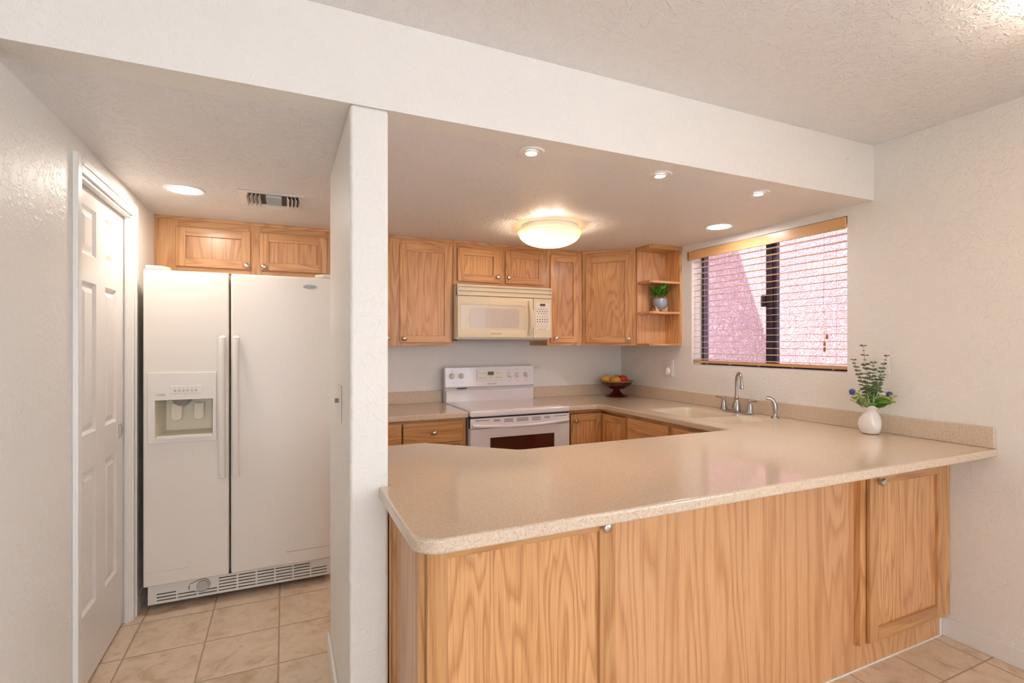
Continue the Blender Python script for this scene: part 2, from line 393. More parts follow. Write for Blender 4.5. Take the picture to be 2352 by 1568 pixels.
# unseen dining windows, invented to match the light and be mirrored in the appliances
for nm, args in (('unseen_window_2', None), ('unseen_window_3', None)):
    w = bpy.data.objects.new(nm, None); COL.objects.link(w); w['kind'] = 'structure'
    if nm == 'unseen_window_2':
        w.location = (.3, DY-.08, .3)
        bm = slab(BM(), [(-.8, .3), (1.4, .3), (1.4, 2.2), (-.8, 2.2)], [[(-.75, .35), (.275, .35), (.275, 2.15), (-.75, 2.15)], [(.325, .35), (1.35, .35), (1.35, 2.15), (.325, 2.15)]], DY-.1, DY-.06, 'xz')
        struct('window_frame', bm, M['trimw'], w, smooth=False)
        struct('window_pane', box(BM(), -.78, 1.38, DY-.082, DY-.078, .32, 2.18), M['pane'], w)
    else:
        w.location = (XR+.08, -1.5, .65)
        bm = slab(BM(), [(-2.6, .65), (-.4, .65), (-.4, 2.25), (-2.6, 2.25)], [[(-2.55, .7), (-1.525, .7), (-1.525, 2.2), (-2.55, 2.2)], [(-1.475, .7), (-.45, .7), (-.45, 2.2), (-1.475, 2.2)]], XR+.06, XR+.1, 'yz')
        struct('window_frame', bm, M['trimw'], w, smooth=False)
        struct('window_pane', box(BM(), XR+.078, XR+.082, -2.58, -.42, .67, 2.23), M['pane'], w)
# ---- outside: pink stucco wall of the neighbouring wing, unseen blocker shaped to shade it
struct('wall_outside_stucco', box(BM(), 4.3, 4.5, -.5, 7.5, -.6, 4.2), M['stucco'])
struct('unseen_sun_blocker', slab(BM(), [(3.946, 2.6), (9, 2.6), (9, 6), (5.2, 6)], [], 3.15, 3.25, 'yz'), M['stucco'], smooth=False)  # unseen sheet, added to cast the slanted shadow edge on the stucco
struct('ground', box(BM(), 3.0, 4.3, -.5, 7.5, -.7, -.6), M['stucco'])

# ================================================================== cabinets
def knob(parent, x, z, y):       # faces local -Y
    bm = lathe(BM(), [(.006, 0), (.006, .010), (.009, .013), (.0155, .018), (.0165, .023), (.013, .029), (.006, .0315), (.001, .032)], (x, y, z), 20, 'y')
    return obj('knob', bm, M['knob'], parent, local=True)
def rect_door(root, x0, x1, z0, z1, y, k=None, st=.052, th=.019, name='door', hgrain=False, flat=False):
    """framed cabinet door with recessed panel, local coordinates facing -Y; front face at y"""
    bm = BM()
    if flat:
        box(bm, x0, x1, y, y+th, z0, z1, .006, 2, 0)
        d = obj(name, bm, [M['oakx']], root, local=True)
    else:
        box(bm, x0, x0+st, y, y+th, z0, z1, .0055, 2, 0); box(bm, x1-st, x1, y, y+th, z0, z1, .004, 2, 0)
        box(bm, x0+st-.004, x1-st+.004, y+.0004, y+th, z1-st, z1, .004, 2, 1); box(bm, x0+st-.004, x1-st+.004, y+.0004, y+th, z0, z0+st, .004, 2, 1)
        d = obj(name, bm, [M['oak'], M['oakx']], root, local=True)
        obj('panel', box(BM(), x0+st, x1-st, y+.012, y+th-.001, z0+st-.001, z1-st+.001), M['oakd'], d, local=True)
    if k: knob(d, k[0], k[1], y)
    return d
def cabinet(name, label, cat, loc, rz, w, h, dep, doors, stiles, top=.03, bottom=.03, mould=True):
    """face frame cabinet; local x along the front 0..w, front at y=0, back at y=dep"""
    c = thing(name, label, cat, loc, rz)
    obj('carcass', box(BM(), 0, w, .019, dep, 0, h, .0015, 1), M['oak'], c, local=True)
    bm = BM()
    for a, b in stiles: box(bm, a, b, 0, .019, 0, h, .001, 1, 0)
    xs = sorted(stiles)
    for (a, b), (c2, d2) in zip(xs, xs[1:]):
        box(bm, b, c2, .0005, .019, 0, bottom, .001, 1, 1); box(bm, b, c2, .0005, .019, h-top, h, .001, 1, 1)
    obj('face_frame', bm, [M['oak'], M['oakx']], c, local=True)
    if mould: obj('top_moulding', box(BM(), 0, w, -.008, 0, h-.018, h, .003), M['oakx'], c, local=True)
    for d in doors: rect_door(c, *d)
    return c
YF = 3.565
hU = ZK-1.357
cabinet('wall_cabinet', 'wide two-door oak wall cabinet over the white refrigerator, beneath the ceiling', 'cabinet', (XL, YF, 1.80), 0, .99, ZK-1.80-.0, .30,
        [(.107, .501, .033, .268, -.019, (.480, .055)), (.554, .948, .033, .268, -.019, (.575, .055))], [(0, .12), (.49, .565), (.935, .99)], .06, .035)
cabinet('wall_cabinet', 'tall two-door oak wall cabinet left of the microwave, half hidden by the divider wall', 'cabinet', (.30, YF, 1.357), 0, .826, hU, .303,
        [(.035, .372, .022, .715, -.019, (.350, .054)), (.438, .812, .022, .720, -.019, (.465, .052))], [(0, .045), (.36, .45), (.80, .826)], .055, .03)
cabinet('wall_cabinet', 'short two-door oak cabinet directly above the microwave', 'cabinet', (1.128, YF, 1.803), 0, .777, ZK-1.803, .303,
        [(.032, .364, .028, .275, -.019, (.345, .072)), (.414, .748, .028, .278, -.019, (.435, .073))], [(0, .045), (.352, .426), (.736, .777)], .055, .035)
cabinet('wall_cabinet', 'narrow single-door oak wall cabinet right of the microwave', 'cabinet', (1.907, YF, 1.357), 0, .326, hU, .303,
        [(.024, .286, .022, .722, -.019, (.064, .057))], [(0, .035), (.275, .326)], .055, .03)
# diagonal corner cabinet
dc = thing('corner_wall_cabinet', 'diagonal oak corner wall cabinet with one tall door', 'cabinet', (2.235, YF, 1.357), R(-45))
L = .305*math.sqrt(2)
bm = BM()
pts = [(2.236, YF+.014), (2.236, YB-.001), (XR-.001, YB-.001), (XR-.001, 3.262), (2.540+.014, 3.262)]
slab(bm, pts, [], 1.357, ZK, 'xy'); obj('carcass', bm, M['oak'], dc)
bm = BM(); box(bm, 0, .04, 0, .019, 0, hU, .001, 1, 0); box(bm, L-.04, L, 0, .019, 0, hU, .001, 1, 0)
box(bm, .04, L-.04, .0005, .019, 0, .03, 0, 1, 1); box(bm, .04, L-.04, .0005, .019, hU-.055, hU, 0, 1, 1)
obj('face_frame', bm, [M['oak'], M['oakx']], dc, local=True)
obj('top_moulding', box(BM(), 0, L, -.008, 0, hU-.018, hU, .003), M['oakx'], dc, local=True)
rect_door(dc, .030, L-.030, .022, .722, -.019, (L-.052, .055))
# open end shelf unit
es = thing('corner_shelf_unit', 'open oak end shelf with three compartments beside the window', 'shelf', (2.54, 3.08, 1.357))
obj('side_panel', box(BM(), 2.542, XR-.02, 3.248, 3.260, 1.357, ZK, .001, 1), M['oakp'], es)
obj('back_panel', box(BM(), XR-.022, XR-.001, 3.08, 3.260, 1.357, ZK, .0015, 1), M['oak'], es)
for z in (1.357, 1.602, 1.838): 
    obj('shelf', slab(BM(), [(2.542, 3.249), (2.542, 3.10), (2.562, 3.08), (XR-.022, 3.08), (XR-.022, 3.249)], [], z, z+.018 if z > 1.4 else z+.016, 'xy', .002, 1), M['oakx'], es)
obj('top_panel', slab(BM(), [(2.540, 3.249), (2.540, 3.098), (2.558, 3.074), (XR-.001, 3.074), (XR-.001, 3.0795), (XR-.022, 3.08), (XR-.022, 3.249)], [], ZK-.03, ZK-.001, 'xy', .002, 1), M['oakx'], es)

# ---- base cabinets
hB = .876
def toe(parent, x0, x1, d): obj('toe_kick', box(BM(), x0, x1, .07, d, 0, .10), M['oakx'], parent, local=True)
b1 = thing('base_cabinet', 'oak base cabinet with drawer left of the range', 'cabinet', (.31, 3.262, 0))
obj('carcass', box(BM(), 0, .812, .019, .60, .1, hB), M['oak'], b1, local=True); toe(b1, 0, .812, .6)
bm = BM(); box(bm, 0, .04, 0, .019, .1, hB, 0, 1, 0); box(bm, .772, .812, 0, .019, .1, hB, 0, 1, 0); box(bm, .395, .435, 0, .019, .1, .70, 0, 1, 0)
for z0, z1 in ((.1, .13), (.70, .73), (.845, hB)): box(bm, .04, .772, .0005, .019, z0, z1, 0, 1, 1)
obj('face_frame', bm, [M['oak'], M['oakx']], b1, local=True)
rect_door(b1, .385, .787, .722, .858, -.019, (.585, .79), name='drawer', flat=True)
rect_door(b1, .02, .375, .722, .858, -.019, (.2, .79), name='drawer', flat=True)
rect_door(b1, .02, .395, .12, .695, -.019, (.36, .65)); rect_door(b1, .43, .79, .12, .695, -.019, (.46, .65))
# corner base: two door leaves meeting in the inner corner
b2 = thing('corner_base_cabinet', 'oak corner base cabinet with a folding door right of the range', 'cabinet', (1.912, 3.262, 0))
obj('carcass', slab(BM(), [(1.912, 3.281), (2.239, 3.281), (2.239, 2.945), (XR-.005, 2.945), (XR-.005, YB-.005), (1.912, YB-.005)], [], .1, hB, 'xy'), M['oak'], b2)
bm = BM(); box(bm, 1.912, 2.239, 3.262, 3.281, .855, hB, 0, 1, 1); box(bm, 1.912, 1.935, 3.262, 3.281, .1, .855, 0, 1, 0)
box(bm, 2.220, 2.239, 2.945, 3.281, .855, hB, 0, 1, 1); box(bm, 2.220, 2.239, 2.945, 2.962, .1, .855, 0, 1, 0)
obj('face_frame', bm, [M['oak'], M['oaky']], b2)
rect_door(b2, .028, .300, .12, .848, -.015, (.060, .80), st=.05)
bm = BM(); a0, a1 = 2.958, 3.240; f = 2.204
box(bm, f, f+.019, a0, a0+.05, .12, .845, .004, 2, 0); box(bm, f, f+.019, a1-.05, a1, .12, .845, .004, 2, 0)
box(bm, f+.0004, f+.019, a0+.046, a1-.046, .795, .845, .004, 2, 1); box(bm, f+.0004, f+.019, a0+.046, a1-.046, .12, .17, .004, 2, 1)
dd = obj('door', bm, [M['oak'], M['oaky']], b2)
obj('panel', box(BM(), f+.009, f+.016, a0+.05, a1-.05, .17, .795), M['oakd'], dd)
obj('toe_kick', slab(BM(), [(1.912, 3.33), (2.29, 3.33), (2.29, 2.945), (XR-.005, 2.945), (XR-.005, YB-.005), (1.912, YB-.005)], [], 0, .1, 'xy'), M['oak'], b2)
# sink base on the right run, faces -X
b3 = thing('sink_base_cabinet', 'oak sink base cabinet with false drawer fronts under the window', 'cabinet', (2.220, 2.943, 0), R(-90))
bm = BM(); box(bm, 0, .93, .019, .035, .1, hB); box(bm, 0, .018, .019, .62, .1, hB); box(bm, .912, .93, .019, .62, .1, hB); box(bm, 0, .93, .019, .62, .1, .118)
obj('carcass', bm, M['oak'], b3, local=True); toe(b3, 0, .93, .6)
bm = BM()
for a, b in ((0, .025), (.43, .48), (.89, .93)): box(bm, a, b, 0, .019, .1, hB, 0, 1, 0)
for z0, z1 in ((.1, .13), (.69, .72), (.848, hB)): box(bm, .025, .89, .0005, .019, z0, z1, 0, 1, 1)
obj('face_frame', bm, [M['oak'], M['oakx']], b3, local=True)
for a, b in ((.018, .432), (.468, .895)):
    rect_door(b3, a, b, .70, .852, -.016, None, name='drawer_front', flat=True); rect_door(b3, a, b, .12, .685, -.016, (b-.03 if a < .2 else a+.03, .64))
# peninsula
p1 = thing('peninsula_cabinet', 'left peninsula cabinet with a framed oak door facing the dining room', 'cabinet', (.335, 1.345, 0))
bm = box(BM(), .335, .962, 1.364, 1.96, 0, hB)
box(bm, .312, .335, 1.668, 2.29, 0, hB)
obj('carcass', bm, M['oakp'], p1)
bm = BM(); box(bm, .328, .362, 1.345, 1.366, 0, hB, .001, 1, 0); box(bm, .94, .965, 1.345, 1.366, 0, hB, .001, 1, 0); box(bm, .362, .94, 1.3455, 1.366, .835, hB, 0, 1, 1); box(bm, .362, .94, 1.3455, 1.366, 0, .10, 0, 1, 1)
obj('face_frame', bm, [M['oak'], M['oakx']], p1)
obj('end_panel', box(BM(), .327, .3348, 1.368, 1.66, 0, hB, .001, 1), M['oakp'], p1)
obj('corner_moulding', box(BM(), .318, .336, 1.63, 1.6605, 0, hB, .005, 3), M['oak'], p1)
rect_door(p1, .012, .620, .115, .850, -.020, (.572, .808), st=.060)
p3 = thing('base_cabinet', 'narrow oak cabinet with one tall door at the right end of the peninsula', 'cabinet', (2.175, 1.325, 0))
obj('carcass', box(BM(), 2.20, XR-.002, 1.362, 1.96, .105, hB), M['oak'], p3)
bm = BM(); box(bm, 2.178, 2.232, 1.325, 1.362, .118, hB, .002, 2, 0); box(bm, 2.722, XR-.001, 1.325, 1.362, .105, hB, .002, 1, 0)
box(bm, 2.232, 2.722, 1.327, 1.362, .845, hB, 0, 1, 1); box(bm, 2.232, 2.722, 1.327, 1.362, .118, .15, 0, 1, 1)
obj('face_frame', bm, [M['oak'], M['oakx']], p3)
rect_door(p3, 2.212-2.175, 2.762-2.175, .128, .840, -.020, (2.262-2.175, .801), st=.058)
p2 = thing('peninsula_back_panel', 'large plain oak veneer panel closing the back of the peninsula', 'panel', (1.6, 1.352, 0))
bm = BM(); box(bm, .9655, 2.199, 1.352, 1.361, .004, hB, 0, 1, 0)
obj('veneer_sheet', bm, M['oakp'], p2)
obj('caulk_line', box(BM(), .9655, 2.199, 1.349, 1.352, 0, .006), M['trimw'], p2)
obj('toe_panel', box(BM(), 2.1995, 2.812, 1.352, 1.361, .004, .1045), M['oakp'], p3); obj('caulk_line', box(BM(), 2.1995, 2.812, 1.349, 1.352, 0, .006), M['trimw'], p3)
obj('backing', box(BM(), .97, 2.17, 1.365, 1.95, .0, hB), M['oak'], p2)
struct('trim_5', box(BM(), 2.813, XR-.0005, 1.352, 1.362, 0, .1045), M['trimw'])

# ================================================================== worktops and sink
def arc(cx, cy, r, a0, a1, n=8): return [(cx+r*cos(R(a0+(a1-a0)*i/n)), cy+r*sin(R(a0+(a1-a0)*i/n))) for i in range(n+1)]
ct = thing('countertop', 'speckled beige U-shaped worktop running over the peninsula and under the window', 'countertop', (1.5, 1.6, .876))
out = [(.277, 1.6605)]+arc(.347, 1.225, .07, 180, 270)+[(XR-.0005, 1.155), (XR-.0005, YB-.0005), (1.908, YB-.0005), (1.908, 3.222), (2.13, 3.222)]+arc(2.13, 3.267, .045, -90, -60, 2)[1:]+[(2.185, 3.165), (2.185, 2.0), (.955, 2.0), (.925, 2.008), (.60, 2.318), (.3095, 2.318), (.3095, 1.6605)]
holes = [list(reversed(rrect(2.31, 2.69, 2.405, 2.845, .05))), list(reversed(rrect(2.32, 2.68, 2.13, 2.345, .05)))]
obj('worktop', slab(BM(), out, holes, .876, .914, 'xy', .009, 3), M['counter'], ct)
bm = box(BM(), XR-.021, XR-.0005, 1.157, YB-.001, .9142, 1.006, .003); obj('backsplash', bm, M['counter'], ct)
bm = box(BM(), 1.908, XR-.021, YB-.021, YB-.0005, .9142, 1.006, .003); obj('backsplash', bm, M['counter'], ct)
c2 = thing('countertop', 'short speckled beige worktop left of the range', 'countertop', (.7, 3.5, .876))
obj('worktop', box(BM(), .31, 1.128, 3.222, YB-.0005, .876, .914, .008, 3), M['counter'], c2)
obj('backsplash', box(BM(), .31, 1.128, YB-.021, YB-.0005, .9142, 1.006, .003), M['counter'], c2)
sk = thing('sink', 'cream double bowl sink set in the worktop under the window', 'sink', (2.5, 2.49, .70))
def bowl(x0, x1, y0, y1, depth, r):
    bm = BM(); rings = []
    for k, (ins, z, rr) in enumerate(((0, .905, r), (.004, .895, r), (.012, .914-depth+.03, r*.9), (.03, .914-depth+.006, r*.8), (.06, .914-depth, r*.6))):
        rings.append([bm.verts.new((p[0], p[1], z)) for p in rrect(x0+ins, x1-ins, y0+ins, y1-ins, rr)])
    for a, b in zip(rings, rings[1:]):
        for i in range(len(a)): bm.faces.new((a[i], a[(i+1) % len(a)], b[(i+1) % len(b)], b[i]))
    bm.faces.new(rings[-1])
    o = obj('basin', bm, M['sink'], sk)
    cx, cy = (x0+x1)/2, (y0+y1)/2
    obj('drain', lathe(BM(), [(.04, 0), (.04, .003), (.03, .004), (.025, .001), (.001, .001)], (cx, cy, .9145-depth), 24), M['chrome'], o)
bowl(2.31, 2.69, 2.405, 2.845, .19, .05); bowl(2.32, 2.68, 2.13, 2.345, .15, .05)

# ---- faucet
fa = thing('faucet', 'satin nickel high-arc kitchen faucet with two lever handles behind the sink', 'faucet', (2.757, 2.478, .914))
obj('deck_plate', slab(BM(), rrect(2.735, 2.785, 2.365, 2.59, .022), [], .9143, .924, 'xy', .003), M['chrome'], fa)
obj('spout_base', lathe(BM(), [(.027, 0), (.028, .01), (.026, .035), (.019, .06), (.013, .075), (.015, .082), (.017, .088), (.014, .096), (.012, .102)], (2.760, 2.478, .924), 24), M['chrome'], fa)
dX, dY_ = -.52, -.854
pts = [(2.760, 2.478, 1.02), (2.760, 2.478, 1.125)]+[(2.760+dX*.052*(1-cos(R(a))), 2.478+dY_*.052*(1-cos(R(a))), 1.125+.052*sin(R(a))) for a in range(15, 181, 15)]+[(2.760+dX*.107, 2.478+dY_*.107, 1.10)]
obj('spout', tube(BM(), pts, .0095, 14), M['chrome'], fa)
obj('spout_tip', lathe(BM(), [(.012, 0), (.0135, .006), (.0125, .02), (.011, .024)], (2.760+dX*.108, 2.478+dY_*.108, 1.080), 20), M['chrome'], fa)
for y, dy in ((2.586, 1), (2.370, -1)):
    h = obj('handle', lathe(BM(), [(.024, 0), (.023, .008), (.018, .018), (.0165, .045), (.012, .062), (.008, .068), (.011, .074), (.009, .082), (.004, .088)], (2.760, y, .924), 20), M['chrome'], fa)
    obj('lever', tube(BM(), [(2.760, y, .998), (2.758, y+dy*.022, 1.0), (2.752, y+dy*.062, 1.004)], [.005, .0055, .008], 10), M['chrome'], h)
sp = thing('side_sprayer', 'satin nickel side sprayer standing right of the faucet', 'sprayer', (2.765, 2.19, .914))
obj('holder', lathe(BM(), [(.024, 0), (.022, .006), (.015, .012), (.013, .022), (.012, .028)], (2.765, 2.19, .9143), 20), M['chrome'], sp)
obj('spray_head', tube(BM(), [(2.765, 2.19, .938), (2.765, 2.19, .955), (2.765, 2.19, .98), (2.764, 2.192, 1.0), (2.76, 2.198, 1.02), (2.748, 2.208, 1.033), (2.73, 2.222, 1.036)], [.010, .0135, .0155, .0145, .013, .0125, .013], 16), M['chrome'], sp)

# ================================================================== refrigerator
fr = thing('refrigerator', 'white side-by-side refrigerator with ice and water dispenser', 'refrigerator', (-.2, 3.45, 0))
FX0, FX1, XS = -.646, .262, -.2635
obj('cabinet_body', box(BM(), FX0, FX1, 3.19, 3.84, .03, 1.735, .006), M['fridge'], fr)
HX0, HX1, HZ0, HZ1 = -.594, -.342, .897, 1.085
bm = slab(BM(), [(FX0, .145), (XS-.004, .145), (XS-.004, 1.748), (FX0, 1.748)], [[(HX0, HZ0), (HX1, HZ0), (HX1, HZ1), (HX0, HZ1)]], 3.08, 3.186, 'xz')
fd = obj('freezer_door', bm, M['fridge'], fr)
bv = fd.modifiers.new('b', 'BEVEL'); bv.width = .008; bv.segments = 3; bv.limit_method = 'ANGLE'; bv.angle_limit = R(50)
bm = box(BM(), XS+.004, FX1, 3.08, 3.186, .145, 1.748, .012, 4); rd = obj('refrigerator_door', bm, M['fridge'], fr)
# lower kick strip line on doors
obj('door_seam', box(BM(), .01, .245, 3.0792, 3.0812, .216, .218), M['grey'], rd)
obj('door_seam', box(BM(), -.636, -.45, 3.0792, 3.0812, .216, .2172), M['btn'], fd)
# dispenser
dz = slab(BM(), rrect(-.626, -.325, .866, 1.226, .006), [[(HX0, HZ0), (HX1, HZ0), (HX1, HZ1), (HX0, HZ1)]], 3.072, 3.082, 'xz', .003, 2)
dp = obj('dispenser_panel', dz, M['plw'], fd)
bm = BM(); i0, i1, j0, j1, bk = HX0, HX1, HZ0, HZ1, 3.175
V = lambda *p: bm.verts.new(p)
f_ = [V(i0, 3.074, j0), V(i1, 3.074, j0), V(i1, 3.074, j1), V(i0, 3.074, j1)]
b_ = [V(i0+.03, bk, j0+.02), V(i1-.015, bk, j0+.02), V(i1-.015, bk, j1), V(i0+.03, bk, j1)]
for i in range(4): bm.faces.new((f_[i], f_[(i+1) % 4], b_[(i+1) % 4], b_[i]))
bm.faces.new(b_); obj('dispenser_recess', bm, M['plshade'], fd, smooth=False)
obj('drip_tray', box(BM(), HX0+.004, HX1-.004, 3.066, 3.16, HZ0-.012, HZ0+.004, .002), M['plw'], fd)
for x, w in ((-.51, .048), (-.41, .044)):
    bm = slab(BM(), [(x-w/2, .985), (x-w/2, 1.06), (x+w/2, 1.06), (x+w/2, .985), (x+w*.3, .976), (x, .973), (x-w*.3, .976)], [], 3.125, 3.131, 'xz', .002)
    bmesh.ops.rotate(bm, cent=(x, 3.13, 1.06), matrix=Matrix.Rotation(R(-10), 3, 'X'), verts=bm.verts[:])
    obj('dispenser_paddle', bm, M['plshade'], fd)
obj('ice_chute', lathe(BM(), [(.02, 0), (.045, .028), (.046, .036)], (-.485, 3.125, 1.052), 24), M['grey'], fd)
cp = obj('control_panel', slab(BM(), rrect(-.531, -.394, 1.119, 1.157, .003), [], 3.0705, 3.0725, 'xz', .0008, 1), M['plw'], fd)
for k in range(6):
    x = -.508+k*.0183; obj('button', lathe(BM(), [(.0066, 0), (.0066, .001), (.005, .0013)], (x, 3.0705, 1.133), 14, 'y'), M['btn'], cp); obj('indicator', box(BM(), x-.002, x+.002, 3.0698, 3.0706, 1.1475, 1.149), M['ink'], cp)
bm = text_bm('THE CLASSIC', .006, facing_front(-.569, 3.0715, 1.117)); bm2 = box(bm, -.592, -.548, 3.0712, 3.0722, 1.1105, 1.1115); obj('printed_caption', bm, M['ink'], dp)
# handles
for x, nm, par in ((-.297, 'door_handle', fd), (-.233, 'door_handle', rd)):
    bm = BM(); w = .017
    tube(bm, [(x, 3.075, 1.405), (x, 3.045, 1.40), (x, 3.036, 1.33), (x, 3.030, 1.04), (x, 3.036, .75), (x, 3.045, .675), (x, 3.075, .67)], .012, 12)
    bmesh.ops.scale(bm, vec=(1.35, 1, 1), space=Matrix.Translation((-x, 0, 0)), verts=bm.verts[:])
    obj(nm, bm, M['plw'], par)
# logo badge
bd = obj('badge', lathe(BM(), [(.036, 0), (.036, .001), (.033, .0025), (.0305, .002), (.001, .002)], (.134, 3.0797, 1.695), 36, 'y', Matrix.Diagonal((1, 1, .31, 1))), M['badge'], fr)
bm = text_bm('Whirlpool', .0125, facing_front(.134, 3.0773, 1.6955), .0003); obj('badge_lettering', bm, M['ink'], bd)
# hinge covers
obj('hinge_cover', slab(BM(), [(-.640, 3.10), (-.575, 3.10), (-.545, 3.14), (-.545, 3.20), (-.640, 3.20)], [], 1.750, 1.772, 'xy', .006, 3), M['plshade'], fr)
obj('hinge_cover', slab(BM(), [(.258, 3.10), (.205, 3.10), (.165, 3.14), (.165, 3.20), (.258, 3.20)], [], 1.750, 1.772, 'xy', .006, 3), M['plshade'], fr)
# base grille
bm = BM(); gz0, gz1 = .028, .125
slots = []
for r in range(5):
    z = .041+r*.0165
    for s in range(9):
        x0 = -.60+s*.093
        if r >= 3 and (s == 0 or s >= 8): continue
        if x0+.085 > -.455 and x0 < -.36 and r >= 2: continue
        if r == 2 and s in (0,): pass
        slots.append([(x0, z), (x0+.084, z), (x0+.084, z+.006), (x0, z+.006)])
slab(bm, [(FX0+.008, gz0), (FX1-.012, gz0), (FX1-.012, gz1), (FX0+.008, gz1)], slots, 3.142, 3.150, 'xz')
gr = obj('base_grille', bm, M['plw'], fr, smooth=False)
obj('grille_backing', box(BM(), FX0+.012, FX1-.016, 3.165, 3.19, .03, .14), M['dark'], gr)
bm = lathe(BM(), [(.029, 0), (.029, .008), (.026, .012), (.001, .013)], (-.395, 3.138, .088), 28, 'y'); obj('filter_cap', bm, M['btn'], gr)
def tear(k): return [(-.395+k*.036*cos(R(a)), .088+k*.036*sin(R(a))) for a in range(-115, 116, 23)]+[(-.455, .088+.016*k), (-.462-.004*(k-1)*20, .086), (-.455, .080-.010*k)]
obj('filter_cap_rim', slab(BM(), tear(1), [], 3.139, 3.143, 'xz', .001, 1), M['grey'], gr)
obj('filter_cap_guard', slab(BM(), tear(.9), [], 3.1375, 3.140, 'xz', .001, 1), M['plw'], gr)

# ================================================================== microwave
mw = thing('microwave', 'cream over-the-range microwave mounted under the short oak cabinet', 'microwave', (1.515, 3.66, 1.40))
MX0, MX1 = 1.130, 1.897
obj('housing', box(BM(), MX0, MX1, 3.497, 3.86, 1.405, 1.802, .004), M['bisque'], mw)
bm = BM()
for i, (z0, z1) in enumerate(((1.786, 1.802), (1.755, 1.778), (1.721, 1.748))): box(bm, MX0, MX1, 3.470-.002*i, 3.497, z0, z1, .003)
box(bm, MX0+.005, MX1-.005, 3.484, 3.497, 1.722, 1.80)
box(bm, MX0, MX0+.006, 3.47, 3.497, 1.721, 1.802); box(bm, MX1-.006, MX1, 3.47, 3.497, 1.721, 1.802)
obj('vent_grille', bm, M['bisque'], mw)
md = obj('door', slab(BM(), [(MX0+.002, 1.417), (1.734, 1.417), (1.734, 1.717), (MX0+.002, 1.717)], [rrect(1.155, 1.672, 1.475, 1.655, .008)], 3.464, 3.496, 'xz', .005, 2), M['bisque'], mw)
obj('door_glass', box(BM(), 1.15, 1.676, 3.469, 3.475, 1.47, 1.66), M['bisqueglass'], md)
obj('viewing_screen', slab(BM(), rrect(1.226, 1.618, 1.488, 1.632, .022), [], 3.467, 3.470, 'xz'), M['mesh'], md)
bm = BM(); tube(bm, [(1.700, 3.468, 1.70), (1.702, 3.455, 1.67), (1.704, 3.434, 1.62), (1.704, 3.426, 1.56), (1.704, 3.434, 1.50), (1.702, 3.455, 1.45), (1.700, 3.468, 1.43)], [.010, .013, .015, .016, .015, .013, .010], 14)
obj('door_handle', bm, M['bisque'], md)
bm = text_bm('FRIGIDAIRE', .011, facing_front(1.428, 3.4635, 1.4455), .0004, .085); obj('lettering', bm, M['ink'], md)
mp = obj('control_panel', box(BM(), 1.738, MX1-.002, 3.466, 3.496, 1.417, 1.717, .003), M['bisque'], mw)
obj('keypad', box(BM(), 1.757, 1.880, 3.4652, 3.467, 1.478, 1.688, .0005, 1), M['plw'], mp)
obj('display', box(BM(), 1.793, 1.838, 3.4645, 3.4655, 1.661, 1.679), M['lcdg'], mp)
bm = BM()
def dots(bm, zs, n, x0, dx, s, y):
    for i in range(n): box(bm, x0+i*dx-s, x0+i*dx+s, y-.0005, y, zs-s*.8, zs+s*.8)
for z, n, x0, s in ((1.636, 4, 1.782, .004), (1.620, 5, 1.772, .0045), (1.605, 4, 1.782, .004), (1.578, 5, 1.772, .003), (1.558, 5, 1.772, .005), (1.540, 5, 1.772, .005), (1.519, 4, 1.782, .0025), (1.503, 5, 1.772, .003), (1.484, 3, 1.793, .004)):
    dots(bm, z, n, x0, .0213, s, 3.4652)
for a, b, z in ((1.773, 1.792, 1.591), (1.812, 1.860, 1.591), (1.795, 1.83, 1.648)): box(bm, a, b, 3.4647, 3.4652, z-.0006, z+.0006)
obj('key_symbols', bm, M['ink'], mp)
obj('underside_light_strip', box(BM(), MX0+.01, MX1-.03, 3.50, 3.85, 1.392, 1.406, .003), M['grey'], mw)

# ================================================================== range
rg = thing('range', 'white freestanding electric range with glass cooktop and oven', 'stove', (1.515, 3.53, 0))
RX0, RX1 = 1.137, 1.899
obj('body', box(BM(), RX0, RX1, 3.245, 3.84, .02, .905, .003), M['range'], rg)
obj('cooktop', box(BM(), RX0-.003, RX1+.003, 3.196, 3.79, .878, .921, .014, 4), M['range'], rg)
obj('glass_surface', box(BM(), RX0+.035, RX1-.035, 3.235, 3.755, .9195, .9225, .001, 1), M['glasstop'], rg)
bg = obj('backguard', box(BM(), RX0-.004, RX1+.004, 3.79, 3.845, .905, 1.185, .008, 3), M['range'], rg)
obj('riser', box(BM(), RX0, RX1-.01, 3.768, 3.80, .915, 1.006, .006, 3), M['range'], bg)
bm = BM(); box(bm, RX0-.014, RX1-.004, 3.756, 3.80, 1.027, 1.192, .012, 4)
bmesh.ops.rotate(bm, cent=(1.5, 3.78, 1.03), matrix=Matrix.Rotation(R(-4), 3, 'X'), verts=bm.verts[:])
cpn = obj('control_panel', bm, M['range'], bg)
def panel_y(z): return 3.756+(z-1.03)*math.tan(R(4))-.0005
for x in (1.182, 1.259, 1.670, 1.740, 1.816):
    y = panel_y(1.122)
    kb = obj('burner_knob', lathe(BM(), [(.024, 0), (.024, .004), (.019, .006), (.0175, .020), (.016, .022), (.001, .0225)], (x, y, 1.122), 28, 'y'), M['plw'], cpn)
    obj('grip', box(BM(), x-.005, x+.005, y-.033, y-.018, 1.104, 1.141, .003), M['plw'], kb)
obj('clock_panel', slab(BM(), rrect(1.385, 1.636, 1.077, 1.168, .008), [], panel_y(1.12)-.006, panel_y(1.12)+.002, 'xz', .002), M['plw'], cpn)
obj('clock_display', box(BM(), 1.477, 1.528, panel_y(1.12)-.0075, panel_y(1.12)-.0055, 1.122, 1.150), M['lcd'], cpn)
yy = panel_y(1.12)-.006
